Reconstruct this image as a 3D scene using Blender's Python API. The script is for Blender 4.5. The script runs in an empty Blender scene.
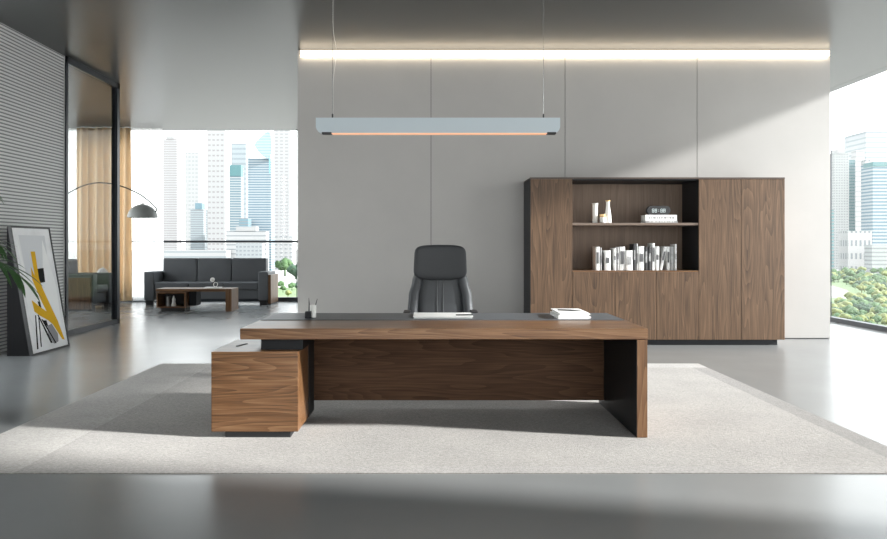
import bpy, bmesh, math, random
from mathutils import Vector, Matrix, noise
random.seed(7)
S = bpy.context.scene
C = S.collection
PI = math.pi
F = 750.0; VX = 430.0; VY = 246.0; H = 1.304
def P(px, py, Y):                       # where a sight line meets depth Y (used for measuring only)
    return Vector(((px-VX)*Y/F, Y, H-(py-VY)*Y/F))
def PX(px, Y): return (px-VX)*Y/F
def PZ(py, Y): return H-(py-VY)*Y/F

# ------------------------------------------------------------------ materials
def newmat(name):
    m = bpy.data.materials.new(name); m.use_nodes = True
    nt = m.node_tree; b = nt.nodes['Principled BSDF']
    return m, nt, b
def N(nt, t, **kw):
    n = nt.nodes.new(t)
    for k, v in kw.items():
        if k in n.inputs: n.inputs[k].default_value = v
        else: setattr(n, k, v)
    return n
def L(nt, a, b): nt.links.new(a, b)
def c4(c): return (c[0], c[1], c[2], 1)
def mat(name, col, rough=.5, metal=0, spec=.5, bump=0, bscale=200, vary=0, vscale=3, emit=None, es=0, coat=0, sheen=0):
    m, nt, b = newmat(name)
    b.inputs['Base Color'].default_value = c4(col)
    b.inputs['Roughness'].default_value = rough
    b.inputs['Metallic'].default_value = metal
    b.inputs['Specular IOR Level'].default_value = spec
    b.inputs['Coat Weight'].default_value = coat
    b.inputs['Sheen Weight'].default_value = sheen
    tc = N(nt, 'ShaderNodeTexCoord')
    if vary:
        n = N(nt, 'ShaderNodeTexNoise', Scale=vscale, Detail=5.0, Roughness=.6)
        L(nt, tc.outputs['Object'], n.inputs['Vector'])
        r = N(nt, 'ShaderNodeMapRange'); r.inputs['From Min'].default_value=.3; r.inputs['From Max'].default_value=.7
        r.inputs['To Min'].default_value = 1-vary; r.inputs['To Max'].default_value = 1+vary
        L(nt, n.outputs['Fac'], r.inputs['Value'])
        v = N(nt, 'ShaderNodeVectorMath', operation='SCALE'); v.inputs[0].default_value = col
        L(nt, r.outputs[0], v.inputs['Scale']); L(nt, v.outputs[0], b.inputs['Base Color'])
    if bump:
        n = N(nt, 'ShaderNodeTexNoise', Scale=bscale, Detail=3.0)
        L(nt, tc.outputs['Object'], n.inputs['Vector'])
        bp = N(nt, 'ShaderNodeBump', Strength=bump, Distance=.01)
        L(nt, n.outputs['Fac'], bp.inputs['Height']); L(nt, bp.outputs[0], b.inputs['Normal'])
    if emit:
        b.inputs['Emission Color'].default_value = c4(emit); b.inputs['Emission Strength'].default_value = es
    return m
def wood(name, axis, c1, c2, c3, rough=.32, cath=15.0, sc=1.0, spec=.4, camp=.10):
    """walnut veneer: contour lines of a long stretched noise, with fine fibres"""
    m, nt, b = newmat(name)
    tc = N(nt, 'ShaderNodeTexCoord'); oi = N(nt, 'ShaderNodeObjectInfo')
    add = N(nt, 'ShaderNodeVectorMath', operation='ADD')
    mul = N(nt, 'ShaderNodeMath', operation='MULTIPLY'); mul.inputs[1].default_value = 17.0
    L(nt, oi.outputs['Random'], mul.inputs[0]); L(nt, mul.outputs[0], add.inputs[1]); L(nt, tc.outputs['Object'], add.inputs[0])
    def mapping(lo, hi):
        mp = N(nt, 'ShaderNodeMapping')
        s = [hi*sc]*3; s['XYZ'.index(axis)] = lo*sc
        mp.inputs['Scale'].default_value = s
        L(nt, add.outputs[0], mp.inputs['Vector']); return mp
    m1 = mapping(.5, 5.0)
    n1 = N(nt, 'ShaderNodeTexNoise', Scale=1.0, Detail=1.5, Roughness=.45); L(nt, m1.outputs[0], n1.inputs['Vector'])
    k = N(nt, 'ShaderNodeMath', operation='MULTIPLY'); k.inputs[1].default_value = cath*1.25; L(nt, n1.outputs['Fac'], k.inputs[0])
    s = N(nt, 'ShaderNodeMath', operation='FRACT'); L(nt, k.outputs[0], s.inputs[0])
    m2 = mapping(2.2, 95)
    n2 = N(nt, 'ShaderNodeTexNoise', Scale=1.0, Detail=4.0, Roughness=.65); L(nt, m2.outputs[0], n2.inputs['Vector'])
    m3 = mapping(.8, 14)
    n3 = N(nt, 'ShaderNodeTexNoise', Scale=1.0, Detail=2.0); L(nt, m3.outputs[0], n3.inputs['Vector'])
    a = N(nt, 'ShaderNodeMath', operation='MULTIPLY_ADD'); a.inputs[1].default_value = camp*2.6; a.inputs[2].default_value = -.5-camp*1.3
    L(nt, s.outputs[0], a.inputs[0])
    a2 = N(nt, 'ShaderNodeMath', operation='ADD'); L(nt, a.outputs[0], a2.inputs[0]); L(nt, n2.outputs['Fac'], a2.inputs[1])
    h3 = N(nt, 'ShaderNodeMath', operation='MULTIPLY_ADD'); h3.inputs[1].default_value = .45; h3.inputs[2].default_value = .275; L(nt, n3.outputs['Fac'], h3.inputs[0])
    a3 = N(nt, 'ShaderNodeMath', operation='ADD'); L(nt, a2.outputs[0], a3.inputs[0]); L(nt, h3.outputs[0], a3.inputs[1])
    r = N(nt, 'ShaderNodeValToRGB'); e = r.color_ramp.elements
    e[0].position = .22; e[0].color = c4(c1); e[1].position = .78; e[1].color = c4(c3)
    q = e.new(.5); q.color = c4(c2)
    L(nt, a3.outputs[0], r.inputs[0]); L(nt, r.outputs[0], b.inputs['Base Color'])
    b.inputs['Roughness'].default_value = rough; b.inputs['Specular IOR Level'].default_value = spec
    bp = N(nt, 'ShaderNodeBump', Strength=.06, Distance=.002); L(nt, n2.outputs['Fac'], bp.inputs['Height']); L(nt, bp.outputs[0], b.inputs['Normal'])
    return m
def glass(name, tint=(1, 1, 1), refl=.06, k=.3):
    m = bpy.data.materials.new(name); m.use_nodes = True; nt = m.node_tree; nt.nodes.clear()
    o = N(nt, 'ShaderNodeOutputMaterial'); t = N(nt, 'ShaderNodeBsdfTransparent'); t.inputs[0].default_value = c4(tint)
    g = N(nt, 'ShaderNodeBsdfGlossy'); g.inputs['Roughness'].default_value = .02
    fr = N(nt, 'ShaderNodeFresnel'); fr.inputs['IOR'].default_value = 1.45
    geo = N(nt, 'ShaderNodeNewGeometry')   # the far face of a pane must not read as the inside of a solid
    mx = N(nt, 'ShaderNodeMixShader')
    lw = N(nt, 'ShaderNodeLayerWeight', Blend=.25); mr = N(nt, 'ShaderNodeMath', operation='MULTIPLY'); mr.inputs[1].default_value = k
    ad = N(nt, 'ShaderNodeMath', operation='ADD'); ad.inputs[1].default_value = refl
    L(nt, lw.outputs['Fresnel'], mr.inputs[0]); L(nt, mr.outputs[0], ad.inputs[0])
    L(nt, ad.outputs[0], mx.inputs[0]); L(nt, t.outputs[0], mx.inputs[1]); L(nt, g.outputs[0], mx.inputs[2]); L(nt, mx.outputs[0], o.inputs[0])
    return m
def cloth(name, col, trans=.4, clear=0.0):
    m = bpy.data.materials.new(name); m.use_nodes = True; nt = m.node_tree; nt.nodes.clear()
    o = N(nt, 'ShaderNodeOutputMaterial'); d = N(nt, 'ShaderNodeBsdfDiffuse'); t = N(nt, 'ShaderNodeBsdfTranslucent')
    d.inputs[0].default_value = c4(col); t.inputs[0].default_value = c4(col)
    mx = N(nt, 'ShaderNodeMixShader'); mx.inputs[0].default_value = trans
    L(nt, d.outputs[0], mx.inputs[1]); L(nt, t.outputs[0], mx.inputs[2])
    last = mx.outputs[0]
    if clear:
        tr = N(nt, 'ShaderNodeBsdfTransparent'); m2 = N(nt, 'ShaderNodeMixShader'); m2.inputs[0].default_value = clear
        L(nt, last, m2.inputs[1]); L(nt, tr.outputs[0], m2.inputs[2]); last = m2.outputs[0]
    L(nt, last, o.inputs[0]); return m
def facade(name, wallc, winc, pitch, duty=.5, colw=0, cduty=.5, rough=.6, capz=None, capc=None):
    """horizontal window bands, optionally broken into bays; pale wall and glazing colours stand in for haze"""
    m, nt, b = newmat(name); tc = N(nt, 'ShaderNodeTexCoord'); sp = N(nt, 'ShaderNodeSeparateXYZ'); L(nt, tc.outputs['Object'], sp.inputs[0])
    def band(sock, p, d):
        dv = N(nt, 'ShaderNodeMath', operation='DIVIDE'); dv.inputs[1].default_value = p; L(nt, sock, dv.inputs[0])
        fr = N(nt, 'ShaderNodeMath', operation='FRACT'); L(nt, dv.outputs[0], fr.inputs[0])
        lt = N(nt, 'ShaderNodeMath', operation='LESS_THAN'); lt.inputs[1].default_value = d; L(nt, fr.outputs[0], lt.inputs[0])
        return lt.outputs[0]
    f = band(sp.outputs['Z'], pitch, duty)
    if colw:
        ax = N(nt, 'ShaderNodeMath', operation='ADD'); L(nt, sp.outputs['X'], ax.inputs[0]); L(nt, sp.outputs['Y'], ax.inputs[1])
        g = band(ax.outputs[0], colw, cduty)
        mm = N(nt, 'ShaderNodeMath', operation='MULTIPLY'); L(nt, f, mm.inputs[0]); L(nt, g, mm.inputs[1]); f = mm.outputs[0]
    mx = N(nt, 'ShaderNodeMix', data_type='RGBA'); mx.inputs['A'].default_value = c4(wallc); mx.inputs['B'].default_value = c4(winc)
    L(nt, f, mx.inputs['Factor']); out = mx.outputs['Result']
    nz = N(nt, 'ShaderNodeTexNoise', Scale=.03, Detail=3.0); L(nt, tc.outputs['Object'], nz.inputs['Vector'])
    L(nt, out, b.inputs['Base Color'])
    b.inputs['Roughness'].default_value = rough; return m

WD = ((.062,.027,.010), (.155,.074,.032), (.240,.130,.064))
WB = ((.050,.027,.014), (.108,.060,.032), (.162,.095,.053))
M = {}
M['wood_x'] = wood('walnut_across', 'X', *WD)
M['wood_z'] = wood('walnut_upright', 'Z', *WD, rough=.42, cath=15, camp=.09)
M['wood_y'] = wood('walnut_deep', 'Y', *WD)
M['wood_door'] = wood('walnut_door', 'Z', *WB, rough=.45, cath=13, camp=.10)
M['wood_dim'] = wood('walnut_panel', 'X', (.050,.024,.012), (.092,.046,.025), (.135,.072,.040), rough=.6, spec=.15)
M['wood_back'] = wood('walnut_shelf_back', 'Z', (.17,.115,.082), (.21,.145,.105), (.25,.175,.13), rough=.5, cath=4)
M['anthracite'] = mat('anthracite_lacquer', (.013,.014,.017), .5, spec=.3)
M['black'] = mat('black_matt', (.015,.015,.017), .5)
M['inlay'] = mat('grey_leather_inlay', (.075,.082,.092), .42, bump=.05, bscale=300)
M['leather'] = mat('black_leather', (.062,.066,.072), .5, spec=.35, bump=.06, bscale=90, vary=.1)
M['leather2'] = mat('black_leather_smooth', (.050,.053,.058), .52, spec=.35, bump=.04, bscale=90)
M['seam'] = mat('grey_piping', (.13,.135,.14), .5)
M['sofa'] = mat('charcoal_sofa_leather', (.105,.112,.122), .55, bump=.08, bscale=60, vary=.08)
M['metal'] = mat('dark_metal', (.05,.052,.056), .35, metal=.8)
M['chrome'] = mat('brushed_steel', (.6,.6,.6), .25, metal=1)
M['frame'] = mat('anodised_frame', (.03,.034,.042), .4, metal=.2)
M['lampgrey'] = mat('grey_lamp_shell', (.34,.36,.35), .5)
M['white'] = mat('white_paper', (.82,.82,.80), .6)
M['white2'] = mat('white_ceramic', (.80,.79,.76), .3)
M['gold'] = mat('gold_lid', (.75,.52,.26), .3, metal=.9)
M['copper'] = mat('copper_light_strip', (.8,.42,.25), .35, emit=(1,.5,.28), es=.35)
M['pendant'] = mat('blue_grey_shell', (.60,.68,.73), .55)
M['book'] = mat('white_book_cover', (.80,.80,.79), .5, vary=.16, vscale=22)
M['bookg'] = mat('grey_book_cover', (.33,.33,.33), .5, vary=.3, vscale=25)
M['bookb'] = mat('black_book_cover', (.03,.03,.033), .5)
M['print'] = mat('dark_print', (.10,.10,.105), .6)
M['digit'] = mat('clock_digits', (.8,.9,.9), .5, emit=(.8,.95,1), es=.22)
M['led'] = mat('warm_led', (1,.9,.75), .5, emit=(1.0,.86,.66), es=1.0)
M['plaster'] = mat('grey_plaster', (.30,.30,.295), .6)

# wall panels: large-format mineral panels, faint clouding
M['wall'] = mat('grey_mineral_panel', (.40,.387,.375), .42, vary=.035, vscale=1.2, bump=.01, bscale=60, spec=.4)
M['groove'] = mat('panel_joint_shadow_gap', (.06,.06,.06), .7)
M['rib'] = mat('ribbed_grey_cladding', (.66,.67,.67), .5)
def concrete(name, base, rough, rvar, vary=.10):
    m, nt, b = newmat(name); tc = N(nt, 'ShaderNodeTexCoord')
    n = N(nt, 'ShaderNodeTexNoise', Scale=.9, Detail=8.0, Roughness=.6); L(nt, tc.outputs['Object'], n.inputs['Vector'])
    r = N(nt, 'ShaderNodeMapRange'); r.inputs['From Min'].default_value=.3; r.inputs['From Max'].default_value=.7
    r.inputs['To Min'].default_value=1-vary; r.inputs['To Max'].default_value=1+vary; L(nt, n.outputs['Fac'], r.inputs['Value'])
    v = N(nt, 'ShaderNodeVectorMath', operation='SCALE'); v.inputs[0].default_value = base; L(nt, r.outputs[0], v.inputs['Scale']); L(nt, v.outputs[0], b.inputs['Base Color'])
    r2 = N(nt, 'ShaderNodeMapRange'); r2.inputs['To Min'].default_value=rough-rvar; r2.inputs['To Max'].default_value=rough+rvar
    n2 = N(nt, 'ShaderNodeTexNoise', Scale=2.3, Detail=5.0); L(nt, tc.outputs['Object'], n2.inputs['Vector'])
    L(nt, n2.outputs['Fac'], r2.inputs['Value']); L(nt, r2.outputs[0], b.inputs['Roughness'])
    return m, b
M['floor'], fb = concrete('polished_concrete', (.23,.235,.235), .24, .03, vary=.05)
fb.inputs['Specular IOR Level'].default_value = .36
M['ceil'], cb = concrete('satin_dark_ceiling', (.03,.031,.032), .30, .0, vary=.02)
cb.inputs['Specular IOR Level'].default_value = .6
def rugmat():
    m, nt, b = newmat('woven_wool_rug'); tc = N(nt, 'ShaderNodeTexCoord'); sp = N(nt, 'ShaderNodeSeparateXYZ'); L(nt, tc.outputs['Object'], sp.inputs[0])
    def gt(s, v):
        n = N(nt, 'ShaderNodeMath', operation='GREATER_THAN'); n.inputs[1].default_value = v; L(nt, s, n.inputs[0]); return n.outputs[0]
    def lt(s, v):
        n = N(nt, 'ShaderNodeMath', operation='LESS_THAN'); n.inputs[1].default_value = v; L(nt, s, n.inputs[0]); return n.outputs[0]
    def mixc(f, a, bb):
        n = N(nt, 'ShaderNodeMix', data_type='RGBA'); L(nt, f, n.inputs['Factor'])
        if isinstance(a, tuple): n.inputs['A'].default_value = c4(a)
        else: L(nt, a, n.inputs['A'])
        n.inputs['B'].default_value = c4(bb); return n.outputs['Result']
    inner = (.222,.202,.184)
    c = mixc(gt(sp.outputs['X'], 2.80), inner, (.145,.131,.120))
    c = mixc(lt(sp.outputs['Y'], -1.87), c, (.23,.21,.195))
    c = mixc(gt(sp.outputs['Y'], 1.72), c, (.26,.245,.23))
    c = mixc(lt(sp.outputs['X'], -2.38), c, (.285,.262,.24))  # border bands, with lighter and darker pile sheen put into their colour
    n = N(nt, 'ShaderNodeTexNoise', Scale=55.0, Detail=5.0, Roughness=.75); L(nt, tc.outputs['Object'], n.inputs['Vector'])
    n3 = N(nt, 'ShaderNodeTexNoise', Scale=1.6, Detail=3.0); L(nt, tc.outputs['Object'], n3.inputs['Vector'])
    ad = N(nt, 'ShaderNodeMath', operation='MULTIPLY_ADD'); ad.inputs[1].default_value = .35; hh_ = N(nt, 'ShaderNodeMath', operation='MULTIPLY_ADD'); hh_.inputs[1].default_value = 1.0; hh_.inputs[2].default_value = .325; L(nt, n.outputs['Fac'], hh_.inputs[0]); L(nt, hh_.outputs[0], ad.inputs[2]); L(nt, n3.outputs['Fac'], ad.inputs[0])
    r = N(nt, 'ShaderNodeMapRange'); r.inputs['From Min'].default_value=.75; r.inputs['From Max'].default_value=1.25
    r.inputs['To Min'].default_value=.55; r.inputs['To Max'].default_value=1.45; L(nt, ad.outputs[0], r.inputs['Value'])
    v = N(nt, 'ShaderNodeVectorMath', operation='SCALE'); L(nt, c, v.inputs[0]); L(nt, r.outputs[0], v.inputs['Scale']); L(nt, v.outputs[0], b.inputs['Base Color'])
    bp = N(nt, 'ShaderNodeBump', Strength=.5, Distance=.01); L(nt, n.outputs['Fac'], bp.inputs['Height']); L(nt, bp.outputs[0], b.inputs['Normal'])
    b.inputs['Roughness'].default_value = .95; b.inputs['Specular IOR Level'].default_value = .1; b.inputs['Sheen Weight'].default_value = .25
    return m
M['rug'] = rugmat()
M['glass'] = glass('window_glass', (.97,.99,.99), .01, .08)
M['glass_dark'] = glass('smoked_glass', (.74,.75,.75), .01, .04)
M['curtain'] = cloth('beige_curtain', (.86,.73,.56), .5)
M['sheer'] = cloth('white_sheer', (.92,.92,.92), .7, .35)
M['leaf'] = mat('palm_leaf', (.045,.105,.035), .45, vary=.25, vscale=9)
M['stem'] = mat('palm_stem', (.10,.13,.05), .6)

# ------------------------------------------------------------------ mesh helpers
def nb(): return bmesh.new()
def box(bm, x0, x1, y0, y1, z0, z1, bev=0, seg=2):
    r = bmesh.ops.create_cube(bm, size=1.0)
    vs = r['verts']
    for v in vs:
        v.co = Vector((x0+(v.co.x+.5)*(x1-x0), y0+(v.co.y+.5)*(y1-y0), z0+(v.co.z+.5)*(z1-z0)))
    if bev:
        es = list({e for v in vs for e in v.link_edges})
        bmesh.ops.bevel(bm, geom=es, offset=bev, segments=seg, profile=.6, affect='EDGES')
    return bm
def prism(bm, pts, axis, a, b):
    """polygon pts (2D) extruded along axis from a to b"""
    def mk(p, t):
        if axis == 'X': return (t, p[0], p[1])
        if axis == 'Y': return (p[0], t, p[1])
        return (p[0], p[1], t)
    A = [bm.verts.new(mk(p, a)) for p in pts]; B = [bm.verts.new(mk(p, b)) for p in pts]
    n = len(pts)
    bm.faces.new(A); bm.faces.new(B[::-1])
    for i in range(n): bm.faces.new((A[i], B[i], B[(i+1) % n], A[(i+1) % n]))
    bmesh.ops.recalc_face_normals(bm, faces=bm.faces)
    return bm
def lathe(bm, prof, cx=0, cy=0, n=24):
    """prof = [(r, z)]"""
    rings = []
    for r, z in prof:
        if r < 1e-5: rings.append([bm.verts.new((cx, cy, z))])
        else: rings.append([bm.verts.new((cx+r*math.cos(2*PI*k/n), cy+r*math.sin(2*PI*k/n), z)) for k in range(n)])
    for a, b in zip(rings, rings[1:]):
        for k in range(n):
            k2 = (k+1) % n
            if len(a) == 1 and len(b) == 1: continue
            if len(a) == 1: bm.faces.new((a[0], b[k], b[k2]))
            elif len(b) == 1: bm.faces.new((a[k], b[0], a[k2]))
            else: bm.faces.new((a[k], b[k], b[k2], a[k2]))
    for rg in (rings[0], rings[-1]):
        if len(rg) > 1: bm.faces.new(rg)
    bmesh.ops.recalc_face_normals(bm, faces=bm.faces)
    return bm
def tube(bm, pts, rad, n=8):
    pts = [Vector(p) for p in pts]
    rads = rad if isinstance(rad, (list, tuple)) else [rad]*len(pts)
    rings = []; up = Vector((0, 0, 1)); prev = None
    for i, p in enumerate(pts):
        t = (pts[min(i+1, len(pts)-1)]-pts[max(i-1, 0)]).normalized()
        if prev is None:
            a = t.cross(up)
            if a.length < .05: a = t.cross(Vector((1, 0, 0)))
        else: a = prev - t*prev.dot(t)
        a.normalize(); prev = a; b = t.cross(a)
        rings.append([bm.verts.new(p+(a*math.cos(2*PI*k/n)+b*math.sin(2*PI*k/n))*rads[i]) for k in range(n)])
    for a, b in zip(rings, rings[1:]):
        for k in range(n): bm.faces.new((a[k], a[(k+1) % n], b[(k+1) % n], b[k]))
    bm.faces.new(rings[0]); bm.faces.new(rings[-1])
    bmesh.ops.recalc_face_normals(bm, faces=bm.faces)
    return bm
def curve(pts, n=8):
    """Catmull-Rom through pts"""
    pts = [Vector(p) for p in pts]; q = [2*pts[0]-pts[1]]+pts+[2*pts[-1]-pts[-2]]; out = []
    for i in range(1, len(q)-2):
        for k in range(n):
            t = k/n; a, b, c, d = q[i-1], q[i], q[i+1], q[i+2]
            out.append(.5*((2*b)+(c-a)*t+(2*a-5*b+4*c-d)*t*t+(3*b-a-3*c+d)*t**3))
    out.append(pts[-1]); return out
def sgp(v, e): return math.copysign(abs(v)**e, v)
def pillow(bm, c, s, e1=.35, e2=.35, nu=32, nv=16, warp=None):
    """superellipsoid, s = half sizes"""
    rings = []
    for j in range(nv+1):
        ph = -PI/2+PI*j/nv; cz = sgp(math.sin(ph), e1); cr = sgp(math.cos(ph), e1) if 0 < j < nv else 0
        if cr == 0: row = [(0, 0, cz)]
        else: row = [(cr*sgp(math.cos(2*PI*k/nu), e2), cr*sgp(math.sin(2*PI*k/nu), e2), cz) for k in range(nu)]
        vs = []
        for x, y, z in row:
            p = Vector((x*s[0], y*s[1], z*s[2]))
            if warp: p = warp(p)
            vs.append(bm.verts.new(p+Vector(c)))
        rings.append(vs)
    for a, b in zip(rings, rings[1:]):
        for k in range(nu):
            k2 = (k+1) % nu
            if len(a) == 1: bm.faces.new((a[0], b[k], b[k2]))
            elif len(b) == 1: bm.faces.new((a[k], b[0], a[k2]))
            else: bm.faces.new((a[k], b[k], b[k2], a[k2]))
    bmesh.ops.recalc_face_normals(bm, faces=bm.faces)
    return bm
def worg(o):
    v = Vector((0, 0, 0))
    while o: v += o.location; o = o.parent
    return v
def obj(name, bm, m, parent=None, smooth=False, loc=None):
    org = worg(parent) if parent else Vector(loc or (0, 0, 0))
    me = bpy.data.meshes.new(name)
    bmesh.ops.translate(bm, verts=bm.verts, vec=-org)
    bm.to_mesh(me); bm.free()
    me.materials.append(M[m] if isinstance(m, str) else m)
    if smooth:
        for p in me.polygons: p.use_smooth = True
        if smooth == 'auto' : me.set_sharp_from_angle(angle=math.radians(35))
    o = bpy.data.objects.new(name, me); C.objects.link(o)
    if parent: o.parent = parent
    else: o.location = org
    return o
def tag(o, label, cat, group=None, kind=None):
    if label: o['label'] = label
    if cat: o['category'] = cat
    if group: o['group'] = group
    if kind: o['kind'] = kind
    return o
def thing(name, label, cat, loc, group=None):
    o = bpy.data.objects.new(name, None); C.objects.link(o); o.location = loc; o.empty_display_size = .1
    return tag(o, label, cat, group)
def struct(name, bm, m, label=None):
    o = obj(name, bm, m); o['kind'] = 'structure'
    if label: o['label'] = label
    return o
B = lambda *a, **k: box(nb(), *a, **k)

# ------------------------------------------------------------------ room shell
ZC = 4.052; YW = 10.53; XL = -5.28; XR = 6.92; YB = 17.6; XFL = -9.6; YF = -4.0
WL0, WL1 = 4.6, 8.7
struct('floor', box(B(XL-.4, XR+.25, YF-.3, YB+.25, -.3, 0), XFL-.3, XL-.4, 10.55, YB+.25, -.3, 0), 'floor', 'polished grey concrete floor')
struct('ceiling', box(B(XL-.4, XR+.25, YF-.3, YB+.25, ZC, ZC+.35), XFL-.3, XL-.4, 10.55, YB+.25, ZC, ZC+.35), 'ceil', 'satin dark grey ceiling')
# back wall: solid core faced with four tall panels, a shadow gap between them
edges = [-1.845, .014, 1.896, 3.75, 5.605]
bm = nb()
for a, b in zip(edges, edges[1:]): box(bm, a+.0035, b-.0035, YW, YW+.03, .012, ZC)
wb = struct('wall_back', bm, 'wall', 'grey panelled feature wall behind the desk')
core = obj('wall_core', B(edges[0]+.004, edges[-1]-.004, YW+.025, YB-.02, 0, ZC), 'groove', wb)
o = obj('core_side', B(edges[0]-.012, edges[0]+.004, YW, YB-.02, 0, ZC), 'wall', wb)
o = obj('core_side', B(edges[-1]-.004, edges[-1]+.012, YW, YB-.02, 0, ZC), 'wall', wb)
struct('baseboard_back', B(edges[0]+.02, edges[-1]-.02, YW-.004, YW+.02, 0, .014), 'black')
# ribbed left wall
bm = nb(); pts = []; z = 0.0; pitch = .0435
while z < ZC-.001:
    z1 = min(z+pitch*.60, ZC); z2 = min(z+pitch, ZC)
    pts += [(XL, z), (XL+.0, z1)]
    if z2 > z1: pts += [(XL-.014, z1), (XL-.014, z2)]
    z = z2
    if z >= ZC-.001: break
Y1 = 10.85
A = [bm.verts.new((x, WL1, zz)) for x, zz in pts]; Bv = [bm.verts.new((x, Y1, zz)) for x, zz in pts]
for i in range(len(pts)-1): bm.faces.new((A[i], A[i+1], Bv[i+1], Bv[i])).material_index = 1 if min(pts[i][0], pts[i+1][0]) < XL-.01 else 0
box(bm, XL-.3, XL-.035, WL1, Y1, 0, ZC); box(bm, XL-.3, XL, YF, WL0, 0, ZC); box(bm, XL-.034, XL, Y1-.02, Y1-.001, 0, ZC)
struct('wall_left', bm, 'rib', 'wall clad in fine horizontal grey ribs').data.materials.append(mat('groove_shade', (.24,.245,.25), .6))  # recessed rib faces coloured darker to deepen the groove shade
w5 = bpy.data.objects.new('added_window_5', None); C.objects.link(w5); w5['kind'] = 'structure'; w5['label'] = 'unseen window added in the lounge end wall to brighten the lounge'  # added out of view, lets sky light into the lounge
obj('glass_pane', B(XFL-.062, XFL-.05, Y1, YB+.05, .09, ZC), 'glass', w5)
bm = nb(); box(bm, XFL-.12, XFL, Y1, YB+.1, 0, .10)
for yy in (Y1+.03, 14.2, YB+.03): box(bm, XFL-.08, XFL-.03, yy-.03, yy+.03, .09, ZC)
obj('window_frame', bm, 'frame', w5)
w4 = bpy.data.objects.new('added_window_4', None); C.objects.link(w4); w4['kind'] = 'structure'; w4['label'] = 'unseen window added behind the viewer for fill light'  # added behind the camera so sky light fills the room
obj('glass_pane', B(-3.0, XR, YF-.10, YF-.088, .08, ZC), 'glass', w4); struct('wall_front', B(XL-.3, -3.0, YF-.25, YF, 0, ZC), 'plaster')
bm = nb(); box(bm, -3.0, XR, YF-.12, YF, 0, .08)
for xx in (-2.97, .3, 3.6, 6.85): box(bm, xx-.03, xx+.03, YF-.12, YF-.05, .08, ZC)
obj('window_frame', bm, 'frame', w4)
WY0 = 2.45
struct('wall_right', B(XR, XR+.25, YF, WY0, 0, ZC), 'plaster')
struct('wall_lounge', B(XFL-.1, XL-.3, Y1-.25, Y1, 0, ZC), 'plaster')
w6 = bpy.data.objects.new('added_window_6', None); C.objects.link(w6); w6['kind'] = 'structure'; w6['label'] = 'unseen window added in the left wall to brighten the feature wall'  # added out of view to brighten the left of the feature wall
obj('glass_pane', B(XL-.162, XL-.15, WL0, WL1, .08, ZC), 'glass', w6)
bm = nb(); box(bm, XL-.2, XL-.1, WL0, WL1, 0, .08)
for yy in (WL0+.03, 6.65, WL1-.03): box(bm, XL-.2, XL-.12, yy-.03, yy+.03, .08, ZC)
obj('window_frame', bm, 'frame', w6)
# side window, floor to ceiling
w1 = bpy.data.objects.new('window_1', None); C.objects.link(w1); w1['kind'] = 'structure'; w1['label'] = 'floor to ceiling side window on the right'
obj('glass_pane', B(XR+.05, XR+.062, WY0, YB+.1, .07, ZC), 'glass', w1)
bm = nb(); box(bm, XR, XR+.12, WY0, YB+.1, 0, .075)
box(bm, XR+.050, XR+.062, 13.04, 13.055, .07, ZC-.5)
obj('window_frame', bm, 'frame', w1)
# lounge window
w2 = bpy.data.objects.new('window_2', None); C.objects.link(w2); w2['kind'] = 'structure'; w2['label'] = 'floor to ceiling lounge window with a slim transom'
obj('glass_pane', B(XFL, -1.6, YB+.05, YB+.062, .09, ZC), 'glass', w2)
bm = nb(); box(bm, XFL, -1.6, YB, YB+.12, 0, .10); box(bm, XFL, -1.6, YB+.01, YB+.09, 1.385, 1.43)
box(bm, PX(296.6, YB)-.008, PX(296.6, YB)+.008, YB+.03, YB+.08, .09, ZC); box(bm, PX(120, YB)-.03, PX(120, YB)+.03, YB+.03, YB+.08, .09, ZC)
obj('window_frame', bm, 'frame', w2)
struct('wall_corridor', B(edges[-1], XR+.2, YB, YB+.2, 0, ZC), 'plaster')
# glass partition between room and lounge
w3 = bpy.data.objects.new('window_3', None); C.objects.link(w3); w3['kind'] = 'structure'; w3['label'] = 'smoked glass partition in a dark metal frame'
YP = 12.72
obj('glass_pane', B(XL-.03, XL-.022, Y1+.04, YP-.08, .07, ZC-.06), 'glass_dark', w3)
bm = nb(); box(bm, XL-.055, XL+.02, Y1, Y1+.06, 0, ZC); box(bm, XL-.08, XL+.02, YP-.10, YP, 0, ZC)
box(bm, XL-.055, XL+.02, Y1, YP, 0, .075); box(bm, XL-.055, XL+.02, Y1, YP, ZC-.09, ZC)
obj('window_frame', bm, 'frame', w3)

# unseen blind added over the side window to shade the far left of the rug
bl = thing('added_shade_blind', 'unseen white blind added to shade the far left of the rug', 'blind', (XR-.06, 5.65, ZC))
obj('cloth', B(XR-.064, XR-.060, 3.45, 7.9, 3.52, ZC-.06), mat('added_blind_cloth', (.6,.6,.58), .9), bl)
bm = nb(); tube(bm, [(XR-.06, 3.40, ZC-.04), (XR-.06, 7.95, ZC-.04)], .035, 16); obj('roller', bm, 'white2', bl)
obj('hem_bar', B(XR-.07, XR-.054, 3.45, 7.9, 3.495, 3.52), 'chrome', bl)

# LED line along the head of the feature wall
led = thing('ceiling_light_strip', 'long warm white light line where the feature wall meets the ceiling', 'light', ((edges[0]+edges[-1])/2, YW-.03, ZC-.088))
obj('diffuser', B(edges[0]+.03, edges[-1]-.02, YW-.05, YW-.006, ZC-.078, ZC-.010), 'led', led)
obj('lens', B(edges[0]+.03, edges[-1]-.02, YW-.048, YW-.008, ZC-.084, ZC-.0785), mat('warm_downward_lens', (1,.9,.75), .5, emit=(1.0,.84,.62), es=7), led)

# ------------------------------------------------------------------ rug
RX0, RX1, RY0, RY1 = -2.97, 2.965, 4.29, 8.29
tag(obj('rug', B(RX0, RX1, RY0, RY1, 0, .006, bev=.002), 'rug', loc=(0, 6.29, 0)), 'large beige woven rug under the executive desk', 'rug')

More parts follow.
